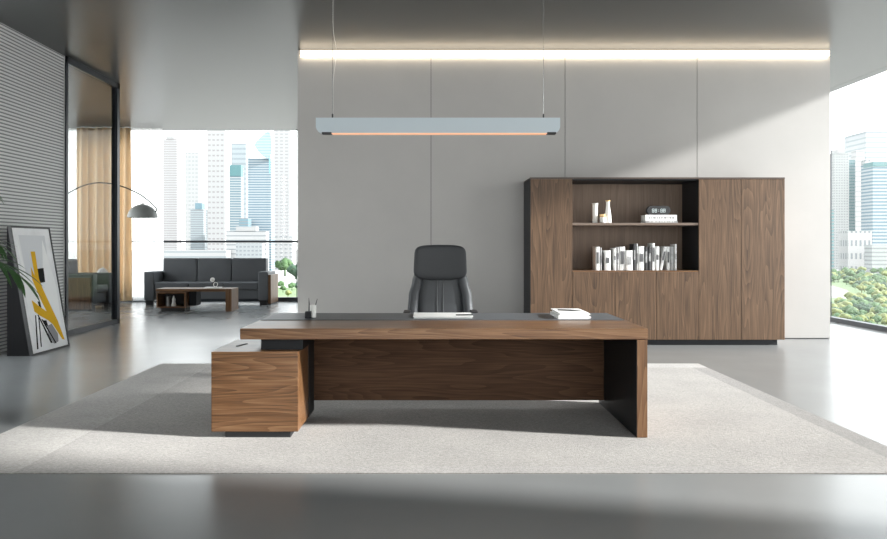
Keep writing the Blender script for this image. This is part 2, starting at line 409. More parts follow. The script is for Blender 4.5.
# ------------------------------------------------------------------ desk
YD = 5.07; ZR = .006
dx0, dx1 = PX(240, YD), PX(647.8, YD); dyb = 6.205; zt = .75; zs = .672
desk = thing('executive_desk', 'long walnut executive desk with grey leather inlay standing on the rug', 'desk', (.1, 5.6, ZR))
bm = nb(); box(bm, dx0, dx1, YD, dyb, zs, zt-.004, bev=.004)
top = obj('tabletop', bm, 'wood_x', desk)
ly = 5.63
bm = nb(); prism(bm, [(dx0+.012, ly), (dx1-.014, ly), (dx1-.014, dyb-.012), (dx0+.012, dyb-.012)], 'Z', zt-.006, zt+.0005)
tag(obj('leather_inlay', bm, 'inlay', desk), 'dark grey leather writing inlay', None)
bm = B(dx1-.072, dx1-.0015, YD+.002, dyb, ZR+.002, zs-.003, bev=.002); sp_ = obj('side_panel', bm, 'wood_z', desk)
obj('inner_lining', B(dx1-.076, dx1-.072, YD+.006, dyb-.004, ZR+.003, zs-.004), 'anthracite', sp_)
for yy in (YD+.12, dyb-.15): obj('glide', lathe(nb(), [(.018, ZR), (.018, ZR+.003)], dx1-.037, yy, 12), 'black', desk)
pxl = PX(309, YD*1.185)
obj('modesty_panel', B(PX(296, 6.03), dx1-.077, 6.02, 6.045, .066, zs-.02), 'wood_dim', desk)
obj('underframe', B(PX(300, 5.3), dx1-.08, 5.75, 5.82, zs-.05, zs-.001), 'black', desk)
# pedestal (return cabinet) and the dark block that carries the top
pd0, pd1 = PX(211, YD), PX(298, YD); pyb = 5.52
ped = thing('desk_pedestal', 'walnut storage cabinet tucked under the left end of the desk', 'cabinet', ((pd0+pd1)/2, 5.4, ZR))
obj('body', B(pd0, pd1, YD+.004, 5.75, .047, .588, bev=.004), 'wood_x', ped)
obj('plinth', B(pd0+.09, pd1-.055, YD+.02, 5.70, ZR, .05), 'black', ped)
obj('side_lining', B(pd1+.0005, pd1+.004, 5.50, 5.748, .05, .586), 'anthracite', ped)
obj('riser', B(PX(261, YD+.12), PX(303, YD+.12), YD+.12, 5.72, .588, zs-.001), 'anthracite', ped)
bm = nb(); box(bm, -.07, .07, -.008, .008, -.002, .003, bev=.001)
o = obj('slot', bm, 'black'); o.parent = ped; o.location = Vector((PX(243, 5.45), 5.42, .589))-ped.location; o.rotation_euler.z = math.radians(74)

# ------------------------------------------------------------------ things on the desk
n0 = thing('paper_pad', 'white sheets of paper lying on the desk in front of the chair', 'paper', (.09, 5.9, zt+.001))
bm = nb(); box(bm, PX(414, 5.75), PX(472, 5.75), 5.73, 6.06, zt+.001, zt+.012, bev=.002); obj('sheets', bm, 'white', n0)
bm = nb(); box(bm, PX(413, 5.75), PX(473, 5.75), 5.725, 6.065, zt+.0125, zt+.016, bev=.001); obj('cover_sheet', bm, 'white', n0)
tag(obj('pen', tube(nb(), [(.20, 5.79, zt+.0225), (.33, 5.80, zt+.0225)], .005, 8), 'black', loc=(.26, 5.79, zt+.018)), 'black pen lying on the white paper pad', 'pen')
bk = thing('open_book', 'thick white book lying at the right end of the desk', 'book', (1.09, 5.88, zt+.001))
def bookprof(x0, x1, z0, z1, r):
    p = [(x0, z0), (x1-r, z0)]
    for k in range(7):
        a = -PI/2+PI*k/6; p.append((x1-r+r*math.cos(a), (z0+z1)/2+(z1-z0)/2*math.sin(a)))
    p += [(x0, z1)]; return p
obj('cover', prism(nb(), bookprof(.972, 1.222, zt+.001, zt+.026, .03), 'Y', 5.68, 6.06), 'white', bk)
obj('page_block', prism(nb(), bookprof(.985, 1.219, zt+.0262, zt+.045, .05), 'Y', 5.69, 6.055), 'white', bk)
obj('cover', prism(nb(), bookprof(.975, 1.205, zt+.0452, zt+.050, .02), 'Y', 5.69, 6.05), 'white', bk)
obj('printed_picture', prism(nb(), [(1.0, 5.86), (1.10, 5.80), (1.185, 5.83), (1.17, 5.87), (1.12, 5.94), (1.02, 6.0)], 'Z', zt+.0502, zt+.0508), 'black', bk)
# pen holder
cupx = PX(314, 5.85)
pc = thing('pen_cup', 'small white cylindrical cup holding a pen on the desk', 'cup', (cupx, 5.80, zt+.0008))
obj('cup', lathe(nb(), [(.020, zt+.0008), (.024, zt+.004), (.024, zt+.098), (.020, zt+.098), (.020, zt+.02), (0, zt+.02)], cupx, 5.80, 24), 'white2', pc, smooth='auto')
tag(obj('pen', tube(nb(), [(cupx+.006, 5.80, zt+.024), (cupx+.02, 5.805, zt+.10), (cupx+.032, 5.81, zt+.145)], [.004, .004, .002], 8), 'black', loc=(cupx, 5.80, zt+.024)), 'black pen standing in the white cup', 'pen')
hx = PX(308.2, 5.75)
ph = thing('pen_stand', 'short black block pen stand beside the white cup', 'pen stand', (hx, 5.76, zt+.0008))
obj('block', B(hx-.024, hx+.020, 5.74, 5.79, zt+.0008, zt+.052, bev=.004), 'anthracite', ph)
tag(obj('pen', tube(nb(), [(hx+.004, 5.765, zt+.0525), (hx+.005, 5.765, zt+.11), (hx+.003, 5.765, zt+.155)], [.005, .0045, .0015], 8), 'black', loc=(hx, 5.765, zt+.0525)), 'black pen standing upright in the black stand', 'pen')

# ------------------------------------------------------------------ office chair
cx, cy = .095, 6.78
ch = thing('office_chair', 'high-backed black leather executive chair behind the desk', 'chair', (cx, cy, ZR))
def prof(z, tab):
    for (a, b), (c, d) in zip(tab, tab[1:]):
        if z <= c: t = max(0, (z-a)/(c-a)); t = t*t*(3-2*t); return b+(d-b)*t
    return tab[-1][1]
WT = [(.44, .25), (.56, .295), (.70, .305), (.84, .295), (.98, .262), (1.06, .24), (1.24, .235), (1.285, .20)]
YT = [(.44, .16), (.60, .21), (.80, .235), (1.0, .25), (1.29, .30)]
def shell(bm, z0, z1, wf, y_off, t, x_shift=0, n=26, m=28, ex=.5):
    rings = []
    for j in range(n+1):
        z = z0+(z1-z0)*j/n; w = wf(z); yc = prof(z, YT)+y_off; f = min(1, j/2+.35, (n-j)/2+.35)
        rings.append([bm.verts.new((cx+x_shift(z)*1.0+w*f**.5*sgp(math.cos(2*PI*k/m), ex) if callable(x_shift) else cx+x_shift+w*f**.5*sgp(math.cos(2*PI*k/m), ex),
                                    cy+yc+t*f*sgp(math.sin(2*PI*k/m), .8), z)) for k in range(m)])
    for a, b in zip(rings, rings[1:]):
        for k in range(m): bm.faces.new((a[k], a[(k+1) % m], b[(k+1) % m], b[k]))
    bm.faces.new(rings[0]); bm.faces.new(rings[-1]); bmesh.ops.recalc_face_normals(bm, faces=bm.faces); return bm
back = obj('backrest', shell(nb(), .44, 1.27, lambda z: prof(z, WT)-.012, .03, .035, 0, ex=.35), 'leather2', ch, smooth=True)
obj('centre_pad', shell(nb(), .47, 1.05, lambda z: prof(z, WT)*.70, -.005, .042, 0, ex=.35), 'leather', back, smooth=True)
for s in (-1, 1):
    obj('side_bolster', shell(nb(), .46, 1.10, lambda z: .048, -.012, .058, (lambda z, s=s: s*(prof(z, WT)-.048)), ex=.9), 'leather', back, smooth=True)
    obj('seam', tube(nb(), [(cx+s*.028, cy+prof(z, YT)-.05, z) for z in [.5+.05*i for i in range(12)]], .0022, 6), 'seam', back)
def hwarp(p):
    q = p.copy(); u = p.x/.245
    if p.z < 0: q.z -= .022*(1-u*u)
    else: q.z += .012*(1-u*u)
    q.y += .035*(u*u)*-1+.02; q.x *= 1-.03*(p.z/.15)
    return q
obj('headrest', pillow(nb(), (cx, cy+.20, 1.156), (.245, .065, .148), .32, .35, 40, 20, hwarp), 'leather2', ch, smooth=True)
obj('seat', pillow(nb(), (cx, cy-.03, .475), (.27, .27, .06), .4, .35, 40, 14), 'leather', ch, smooth=True)
for s in (-1, 1):
    a = obj('armrest', pillow(nb(), (cx+s*.300, cy-.02, .706), (.034, .14, .017), .5, .4, 24, 10), 'black', ch, smooth=True)
    obj('bracket', tube(nb(), curve([(cx+s*.300, cy+.05, .70), (cx+s*.315, cy+.06, .54), (cx+s*.24, cy+.03, .42)], 6), .014), 'metal', a, smooth=True)
obj('tilt_mechanism', B(cx-.09, cx+.09, cy-.1, cy+.12, .37, .42, bev=.01), 'black', ch)
obj('gas_lift', lathe(nb(), [(.03, .10), (.03, .24), (.018, .24), (.018, .375)], cx, cy, 20), 'metal', ch, smooth='auto')
bs = obj('star_base', lathe(nb(), [(.045, .075), (.045, .12), (.03, .13)], cx, cy, 20), 'chrome', ch)
for k in range(5):
    a = PI/2+.3+2*PI*k/5; ex, ey = cx+.30*math.cos(a), cy+.30*math.sin(a)
    obj('leg', tube(nb(), [(cx+.03*math.cos(a), cy+.03*math.sin(a), .105), (ex, ey, .085)], [.022, .012], 10), 'chrome', bs, smooth=True)
    bm = nb(); r = bmesh.ops.create_cone(bm, cap_ends=True, segments=20, radius1=.028, radius2=.028, depth=.045, matrix=Matrix.Translation((ex, ey, ZR+.029))@Matrix.Rotation(a+.8, 4, 'Z')@Matrix.Rotation(PI/2, 4, 'X'))
    box(bm, ex-.006, ex+.006, ey-.006, ey+.006, .045, .085); obj('caster', bm, 'black', bs)

# ------------------------------------------------------------------ pendant
YPN = 5.7; px0, px1 = PX(316.4, YPN), PX(559.5, YPN); zp1, zp0 = PZ(118.3, YPN), PZ(134, YPN)
pn = thing('pendant_lamp', 'long slim blue-grey linear pendant light hanging above the desk', 'lamp', ((px0+px1)/2, YPN, zp0))
r = .055; pts = [(px0, zp1), (px0, zp0+r)]
for k in range(1, 7): a = PI+PI/2*k/6; pts.append((px0+r+r*math.cos(a), zp0+r+r*math.sin(a)))
for k in range(0, 6): a = -PI/2+PI/2*k/6; pts.append((px1-r+r*math.cos(a), zp0+r+r*math.sin(a)))
pts += [(px1, zp0+r), (px1, zp1)]
obj('shell', prism(nb(), pts, 'Y', YPN-.03, YPN+.03), 'pendant', pn)
obj('light_strip', B(px0+.12, px1-.10, YPN-.034, YPN+.034, zp0-.003, zp0+.003, bev=.001), 'copper', pn)
for a, b in ((px0+.045, px0+.119), (px1-.099, px1-.03)): obj('end_piece', B(a, b, YPN-.033, YPN+.033, zp0-.003, zp0+.010, bev=.002), 'black', pn)
for x in (PX(332.5, YPN), PX(543.5, YPN)):
    c = obj('suspension_cable', tube(nb(), [(x, YPN, zp1), (x, YPN, ZC-.02)], .0022, 6), 'chrome', pn)
    obj('ferrule', lathe(nb(), [(.006, zp1), (.006, zp1+.03), (.003, zp1+.035)], x, YPN, 12), 'black', c)
    obj('ceiling_cup', lathe(nb(), [(.03, ZC-.025), (.03, ZC)], x, YPN, 20), 'chrome', c)
x = PX(332.5, YPN)
obj('power_cord', tube(nb(), curve([(x+.004, YPN, zp1+.01), (x+.006, YPN, 2.55), (x+.028, YPN, 2.78), (x+.004, YPN, 2.98), (x+.006, YPN, 3.4), (x+.004, YPN, ZC-.02)], 8), .0016, 6), 'white2', pn)

# ------------------------------------------------------------------ bookcase
YC = 9.83; sc = F/YC
def bx(px): return PX(px, YC)
def bz(py): return PZ(py, YC)
X0, X1 = bx(530.4), bx(784.6); ZT, ZB_ = bz(178), bz(339.7); YK = 10.50
bc = thing('bookcase', 'wide walnut wall cabinet with open shelves against the feature wall', 'cabinet', ((X0+X1)/2, 10.15, 0))
obj('side_panel', B(X0-.004, X0+.018, YC+.001, YK, ZB_, ZT), 'anthracite', bc)
obj('side_panel', B(X1-.018, X1+.002, YC+.001, YK, ZB_, ZT), 'wood_z', bc)
obj('top_panel', B(X0-.004, X1+.002, YC-.004, YK, ZT-.012, ZT+.008), mat('dark_walnut_edge', (.07,.045,.035), .4), bc)
obj('back_panel', B(X0+.02, X1-.02, YK-.02, YK-.002, ZB_, ZT-.015), 'wood_back', bc)
obj('plinth', B(X0+.05, bx(779), YC+.05, YK-.04, 0, ZB_+.002), 'anthracite', bc)
ox0, ox1 = bx(572.6), bx(698.8); oz0, oz1 = bz(270.6), bz(180.2)
obj('divider', B(ox0-.012, ox0-.001, YC+.022, YK-.02, ZB_, oz1), 'wood_z', bc)
obj('divider', B(ox1, ox1+.018, YC+.022, YK-.02, ZB_, oz1), 'anthracite', bc)
obj('bottom_panel', B(X0+.02, X1-.02, YC+.022, YK-.02, ZB_, ZB_+.018), 'anthracite', bc)
obj('shelf', B(ox0, ox1-.001, YC+.004, YK-.021, oz0-.018, oz0), 'wood_x', bc)
zsh = bz(222.8)
obj('shelf', B(ox0, ox1-.001, YC+.01, YK-.021, zsh-.032, zsh), mat('grey_brown_shelf_edge', (.16,.115,.09), .4), bc)
obj('top_lining', B(ox0, ox1-.001, YC+.02, YK-.021, oz1, ZT-.012), 'anthracite', bc)
g = .0025
def door(x0, x1, z0, z1): return obj('door', B(x0+g, x1-g, YC, YC+.02, z0, z1, bev=.0012), 'wood_door', bc)
door(X0, ox0, ZB_, ZT-.014)
door(ox1, bx(741.3), ZB_, ZT-.014); door(bx(741.3), X1, ZB_, ZT-.014)
for a, b in ((572.6, 615), (615, 656.6), (656.6, 698.8)): door(bx(a), bx(b), ZB_, oz0-.02)

# books on the lower shelf: (left px, right px, top py, material, lean)
YBK = YC+.10
rows = [(595.8, 600.0, 246.8, 'book', 0), (600.2, 602.2, 247.6, 'bookg', 0), (604.7, 610.9, 250.4, 'book', 0),
        (613.8, 616.6, 248.0, 'book', 0), (616.7, 619.6, 247.4, 'bookg', 0), (619.7, 625.5, 246.7, 'book', 0), (625.7, 633.2, 250.4, 'book', 0),
        (633.4, 636.2, 243.9, 'bookb', 0), (636.4, 638.4, 243.6, 'bookg', 0), (638.5, 644.8, 246.3, 'book', 0), (645.0, 648.2, 246.8, 'bookb', 0), (648.3, 651.8, 247.4, 'bookb', 0),
        (652.1, 655.4, 243.2, 'book', 0), (655.6, 659.8, 246.4, 'book', 0), (662.0, 665.0, 246.6, 'book', 1), (667.2, 670.4, 246.6, 'book', 0), (670.5, 674.3, 246.6, 'bookg', 0), (675.0, 677.2, 244.2, 'book', 0)]
blabel = ['white book standing leftmost on the lower shelf', 'thin grey book against the leftmost white book, lower shelf', 'short white book standing alone in the first gap of the lower shelf',
 'slim white book starting the second cluster on the lower shelf', 'slim grey book second in the second cluster on the lower shelf', 'taller thick white book in the middle of the second cluster, lower shelf', 'short wide white book ending the second cluster, lower shelf',
 'black book left of the tall grey one on the lower shelf', 'tall thin grey book left of a wide white one, lower shelf', 'wide white book just left of the two black books, lower shelf', 'black book, left one of the middle black pair on the lower shelf', 'black book, right one of the middle black pair on the lower shelf',
 'tallest white book on the lower shelf, right of the black pair', 'white book just right of the tallest white one, lower shelf', 'white book leaning to the right on the lower shelf', 'upright white book touching the leaning book, lower shelf', 'grey upright book near the right end of the lower shelf', 'thin tall white book at the far right of the row']
def book_at(x0, x1, h, lean, m, lab, yb):
    w = x1-x0; d = .20
    o = thing('book', lab, 'book', ((x0+x1)/2, yb+d/2, oz0), 'books on the lower shelf')
    bm = nb(); prof_ = [(x0, yb+.012), (x0+w*.12, yb+.003), (x0+w*.5, yb), (x1-w*.12, yb+.003), (x1, yb+.012), (x1, yb+d), (x0, yb+d)]
    prism(bm, prof_, 'Z', oz0+.0005, oz0+h); obj('cover', bm, m, o)
    m2 = 'print' if m != 'bookb' else 'bookg'
    bm = nb(); box(bm, x0+w*.22, x1-w*.22, yb-.0015, yb+.003, oz0+h*random.uniform(.25, .5), oz0+h*random.uniform(.62, .85)); obj('spine_title', bm, m2 if random.random() < .6 else 'bookg', o)
    if lean:
        o.rotation_euler.y = math.radians(11)
    return o
for i, (a, b, t, m, ln) in enumerate(rows):
    x0, x1 = PX(a, YBK), PX(b, YBK)-.002
    o = book_at(x0, x1, PZ(t, YBK)-oz0, ln, m, blabel[i], YBK+random.uniform(0, .015))
    if ln: o.location.x -= .031; o.location.z += .004
# upper shelf
def PXo(px, Y=YC+.12): return PX(px, Y)
yv = YC+.12; e = .0006
v = thing('vase', 'tall plain white cylinder vase at the left of the upper shelf', 'vase', (PXo(595), yv, zsh+e))
obj('body', lathe(nb(), [(.034, zsh+e), (.036, zsh+.006), (.036, zsh+.245), (.041, zsh+.252), (.041, zsh+.262), (.033, zsh+.262), (.030, zsh+.02), (0, zsh+.02)], PXo(595), yv, 28), 'white2', v, smooth='auto')
v = thing('bottle', 'white bottle vase with a narrow flared neck on the upper shelf', 'vase', (PXo(608.4), yv+.03, zsh+e))
obj('body', lathe(nb(), [(.044, zsh+e), (.046, zsh+.01), (.043, zsh+.10), (.028, zsh+.19), (.023, zsh+.24), (.024, zsh+.285)], PXo(608.4), yv+.03, 28), 'white2', v, smooth='auto')
obj('rim', lathe(nb(), [(.025, zsh+.285), (.034, zsh+.29), (.034, zsh+.302), (.02, zsh+.302)], PXo(608.4), yv+.03, 28), 'gold', v, smooth='auto')
v = thing('jar', 'small squat white jar with a gold lid between the two vases', 'jar', (PXo(601.8), yv-.055, zsh+e))
obj('body', lathe(nb(), [(.038, zsh+e), (.041, zsh+.006), (.041, zsh+.07), (.034, zsh+.075)], PXo(601.8), yv-.055, 28), 'white2', v, smooth='auto')
obj('lid', lathe(nb(), [(.038, zsh+.0755), (.040, zsh+.08), (.040, zsh+.112), (.034, zsh+.116), (0, zsh+.116)], PXo(601.8), yv-.055, 28), 'gold', v, smooth='auto')
ys = YC+.05
def flatbook(x0, x1, z0, z1, y0, y1, m, lab):
    o = thing('book', lab, 'book', ((x0+x1)/2, (y0+y1)/2, z0), 'books lying under the clock')
    t = .004
    bm = nb(); box(bm, x0, x1, y0, y1, z0, z0+t); box(bm, x0, x1, y0, y1, z1-t, z1); box(bm, x0, x1, y0, y0+t, z0+t*.98, z1-t*.98); obj('cover', bm, m, o)
    obj('page_block', B(x0+.004, x1-.004, y0+t+.0005, y1-.004, z0+t+.0003, z1-t-.0003), 'white', o)
    bm = nb(); xx = x0+.05
    while xx < x1-.06: w = random.uniform(.012, .04); box(bm, xx, xx+w, y0-.0008, y0+.001, z0+(z1-z0)*.35, z0+(z1-z0)*.65); xx += w+.012
    obj('spine_title', bm, 'bookg' if m == 'book' else 'white', o); return o
s1 = F/ys
flatbook(PX(645.5, ys), PX(677.6, ys), zsh+e, zsh+.028, ys, ys+.24, 'bookg', 'grey book lying flat at the bottom of the stack under the clock')
flatbook(PX(645.5, ys), PX(677, ys), zsh+.0286, zsh+.0286+.078, ys+.005, ys+.23, 'book', 'thick white book lying flat directly under the digital clock')
zc0 = zsh+.107
ck = thing('digital_clock', 'black capsule-shaped digital clock on top of the lying books', 'clock', (PX(659.5, ys), ys+.05, zc0))
hh = .118; ca, cb_ = PX(647.6, ys)+hh/2, PX(671.2, ys)-hh/2; pts = []
for k in range(13): a = -PI/2+PI*k/12; pts.append((cb_+hh/2*math.cos(a), zc0+hh/2+hh/2*math.sin(a)))
for k in range(13): a = PI/2+PI*k/12; pts.append((ca+hh/2*math.cos(a), zc0+hh/2+hh/2*math.sin(a)))
obj('case', prism(nb(), pts, 'Y', ys+.02, ys+.08), 'black', ck)
bm = nb(); SEG = {'8': '1111111', '0': '1110111', '3': '1011011', '2': '1011101'}
def digit(x, z, w, h):
    t = .0028; y0, y1 = ys+.0185, ys+.0202
    box(bm, x, x+w, y0, y1, z, z+t); box(bm, x, x+w, y0, y1, z+h/2-t/2, z+h/2+t/2); box(bm, x, x+w, y0, y1, z+h-t, z+h)
    for xx in (x, x+w-t):
        box(bm, xx, xx+t, y0, y1, z+t, z+h/2-t/2); box(bm, xx, xx+t, y0, y1, z+h/2+t/2, z+h-t)
xm = (ca+cb_)/2; zz = zc0+.033
bm.free()
for dx in (-.090, -.053, .022, .059): bm = nb(); digit(xm+dx, zz, .025, .046); obj('digit', bm, 'digit', ck)
for dz in (.012, .030): obj('colon_dot', box(nb(), xm-.006, xm-.001, ys+.0185, ys+.0202, zz+dz, zz+dz+.005), 'digit', ck)

M['ink'] = mat('black_paint', (.008,.008,.009), .8, spec=.12)
# ------------------------------------------------------------------ leaning picture
AY0, AY1 = 8.88, 9.80; XB, XT, XK = -4.71, -4.975, -5.01; ZA = 1.545
art = thing('leaning_picture', 'large framed abstract picture with yellow strokes leaning near the ribbed wall', 'picture', (-4.85, 9.34, 0))
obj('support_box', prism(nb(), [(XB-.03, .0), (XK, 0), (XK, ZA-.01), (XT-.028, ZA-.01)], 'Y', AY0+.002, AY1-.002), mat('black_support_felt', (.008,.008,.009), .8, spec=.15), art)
dvec = Vector((XT-XB, 0, ZA)).normalized(); nvec = Vector((dvec.z, 0, -dvec.x)); LA = math.hypot(XT-XB, ZA)
def apt(u, v, d=0): return Vector((XB, AY0+(AY1-AY0)*u, 0))+dvec*(LA*v)+nvec*d
def aplate(bm, uv, d0, d1):
    A = [bm.verts.new(apt(u, v, d0)) for u, v in uv]; Bv = [bm.verts.new(apt(u, v, d1)) for u, v in uv]; n = len(uv)
    bm.faces.new(A); bm.faces.new(Bv[::-1])
    for i in range(n): bm.faces.new((A[i], Bv[i], Bv[(i+1) % n], A[(i+1) % n]))
    bmesh.ops.recalc_face_normals(bm, faces=bm.faces)
bm = nb(); fw, fh = .022/.92, .022/LA
for q in ([(0, 0), (1, 0), (1, fh), (0, fh)], [(0, 1-fh), (1, 1-fh), (1, 1), (0, 1)], [(0, fh), (fw, fh), (fw, 1-fh), (0, 1-fh)], [(1-fw, fh), (1, fh), (1, 1-fh), (1-fw, 1-fh)]): aplate(bm, q, -.03, .006)
obj('frame', bm, 'black', art)
bm = nb(); aplate(bm, [(fw, fh), (1-fw, fh), (1-fw, 1-fh), (fw, 1-fh)], -.028, -.004)
cv = obj('canvas', bm, mat('off_white_canvas', (.82,.83,.85), .5, vary=.10, vscale=3), art)
lay = [-.0038]
def paint(name, polys, m):
    bm = nb()
    for i, q in enumerate(polys): aplate(bm, q, -.0042, lay[0]); lay[0] += .0004
    return obj(name, bm, m, cv)
paint('pale_wash', [[(.2,.62),(.8,.60),(.84,.93),(.17,.93)], [(.30,.64),(.70,.63),(.72,.84),(.28,.84)]], mat('pale_grey_wash', (.68,.70,.73), .6))
paint('white_field', [[(.28,.10),(.55,.3),(.86,.12),(.93,.50),(.75,.90),(.62,.62),(.2,.60),(.12,.90),(.10,.3)]], mat('white_wash', (.90,.91,.92), .6))
paint('black_square', [[(.45,.66),(.66,.665),(.64,.55),(.47,.545)]], 'ink')
paint('black_dab', [[(.36,.405),(.42,.40),(.43,.345),(.38,.35)]], 'ink')
paint('black_dab', [[(.42,.25),(.50,.245),(.52,.20),(.44,.205)]], 'ink')
paint('yellow_stroke', [[(.40,.80),(.51,.80),(.49,.58),(.56,.48),(.80,.22),(.90,.06),(.84,.07),(.66,.20),(.44,.42),(.32,.58),(.34,.68),(.40,.60)], [(.22,.42),(.36,.37),(.56,.31),(.80,.22),(.86,.10),(.74,.17),(.56,.24),(.36,.29),(.24,.33)]], mat('yellow_paint', (.76,.44,.008), .7, spec=.15))
paint('grey_brush_mark', [[(.48,.20),(.62,.21),(.74,.12),(.72,.06),(.60,.05),(.50,.12)]], mat('grey_paint', (.25,.25,.27), .6))
paint('black_lines', [[(.24,.30),(.26,.30),(.18,.04),(.15,.04)], [(.31,.28),(.33,.28),(.27,.05),(.25,.05)], [(.30,.30),(.32,.30),(.56,.06),(.52,.06)], [(.38,.26),(.40,.26),(.66,.05),(.63,.05)]], 'ink')

# ------------------------------------------------------------------ palm at the left edge
pb = Vector((-3.72, 5.75, 0))
palm = thing('potted_palm', 'green palm fronds reaching in at the left edge', 'plant', pb)
obj('pot', lathe(nb(), [(.16, 0), (.20, .02), (.23, .38), (.24, .40), (.215, .40), (.21, .34), (0, .34)], pb.x, pb.y, 32), 'anthracite', palm, smooth='auto')
def frond(pts, nleaf, ll, spread, droop, seed, w=.016):
    rnd = random.Random(seed); c = curve(pts, 10); bm = nb(); n = len(c)
    for i in range(nleaf):
        t = .30+.70*i/(nleaf-1); k = min(n-2, int(t*(n-1))); p = c[k]; tg = (c[k+1]-c[k]).normalized()
        sd = tg.cross(Vector((0, 0, 1))); sd.normalize(); upv = sd.cross(tg)
        for s in ((-1, 1) if i < nleaf-1 else (1,)):
            f = math.sin(PI*min(1, .18+.75*t))*.6+.45
            if i == nleaf-1: d = tg.copy()
            else: d = (tg*(1-.25*spread)+sd*s*spread*rnd.uniform(.7, 1.1)+upv*rnd.uniform(-.1, .3)).normalized()
            Ln = ll*f*rnd.uniform(.85, 1.1); m = 7; prev = None; q = p.copy()
            for j in range(m+1):
                u = j/m; ww = w*math.sin(PI*min(1, .12+.88*u))**.7*(1 if u < .95 else .3)
                dd = (d+Vector((0, 0, -1))*droop*u*1.3).normalized()
                if j: q = q+dd*(Ln/m)
                lat = dd.cross(Vector((0, 0, 1))); lat = lat.normalized() if lat.length > .01 else sd
                hgt = dd.cross(lat)
                a, b2, c2 = bm.verts.new(q-lat*ww+Vector((0, 0, ww*.35))), bm.verts.new(q), bm.verts.new(q+lat*ww+Vector((0, 0, ww*.35)))
                if prev:
                    bm.faces.new((prev[0], prev[1], b2, a)); bm.faces.new((prev[1], prev[2], c2, b2))
                prev = (a, b2, c2)
    o = obj('frond', bm, 'leaf', palm, smooth=True)
    obj('stalk', tube(nb(), c, [.011*(1-.8*i/(n-1)) for i in range(n)], 6), 'stem', o, smooth=True)
def pp(px, py, Y): return P(px, py, Y)
frond([pb+Vector((.02, 0, .36)), pp(-60, 285, 5.72), pp(-36, 258, 5.65), pp(-2, 262, 5.55), pp(24, 280, 5.5)], 12, .40, .42, .62, 3, .015)
frond([pb+Vector((.02, .02, .36)), pp(-58, 275, 5.80), pp(-40, 246, 5.8), pp(-14, 240, 5.8), pp(4, 248, 5.8)], 11, .26, .5, .6, 13, .013)
frond([pb+Vector((.0, 0, .36)), pp(-66, 240, 5.8), pp(-52, 200, 5.8), pp(-26, 182, 5.85), pp(-6, 192, 5.9)], 11, .26, .5, .6, 5, .012)
frond([pb+Vector((.03, 0.03, .36)), pp(-60, 270, 5.9), pp(-46, 238, 5.95), pp(-26, 228, 6.0), pp(-10, 238, 6.0)], 9, .25, .5, .6, 6, .012)
frond([pb+Vector((-.03, .0, .36)), pb+Vector((-.25, .05, 1.1)), pb+Vector((-.55, .1, 1.45)), pb+Vector((-.8, .1, 1.25))], 9, .35, .5, .6, 8)
frond([pb+Vector((.0, -.03, .36)), pb+Vector((-.1, -.25, 1.1)), pb+Vector((-.2, -.5, 1.4)), pb+Vector((-.25, -.75, 1.2))], 9, .35, .5, .6, 9)
frond([pb+Vector((-.02, .03, .36)), pb+Vector((-.1, .2, 1.3)), pb+Vector((-.2, .5, 1.75)), pb+Vector((-.3, .7, 1.6))], 9, .3, .5, .6, 11)

# ------------------------------------------------------------------ lounge: sofas
def sofa(W, n, label, name, cat, box_side, D=.92):
    """faces -Y, origin at floor, front middle; x from -W/2 to W/2"""
    t = thing(name, label, cat, (0, 0, 0)); a = .22; x0, x1 = -W/2, W/2
    obj('base', B(x0+a, x1-a, .05, D-.04, .13, .33, bev=.015), 'sofa', t)
    cw = (W-2*a)/n
    for i in range(n):
        xa = x0+a+cw*i
        obj('seat_cushion', B(xa+.003, xa+cw-.003, .01, D-.22, .332, .50, bev=.035, seg=4), 'sofa', t, smooth=True)
    bw = (W-2*a+.06)/n
    for i in range(n):
        xa = x0+a+bw*i
        bm = nb(); box(bm, xa+.003, xa+bw-.003, D-.30, D-.03, .36, 1.03, bev=.04, seg=4)
        for v in bm.verts: v.co.y += (v.co.z-.36)*.04
        obj('back_cushion', bm, 'sofa', t, smooth=True)
    for s, xa in ((-1, x0), (1, x1-a)):
        obj('armrest', B(xa, xa+a, 0.0, D-.02, .10, .735, bev=.03, seg=3), 'sofa', t, smooth=True)
        for yy in (.03, D-.13): obj('leg', B(xa+.03, xa+a-.03, yy, yy+.09, 0, .101), 'black', t)
    xa = x1+.002 if box_side > 0 else x0-.062
    sb = obj('side_cladding', B(xa, xa+.06, .02, D-.03, .03, .665, bev=.004), 'wood_z', t)
    obj('foot', B(xa+.01, xa+.05, .06, D-.1, 0, .031), 'black', sb)
    return t
s1_ = sofa(2.74, 3, 'charcoal leather three-seat sofa in front of the lounge window', 'sofa', 'sofa', 1, D=.84)
s1_.location = ((-6.32-3.58)/2, 16.56, 0)
s2_ = sofa(.98, 1, 'charcoal armchair with wood-clad side seen through the glass partition', 'armchair', 'armchair', -1, D=.95)
s2_.location = (-6.80, 15.06+.55, 0); s2_.rotation_euler.z = PI/2
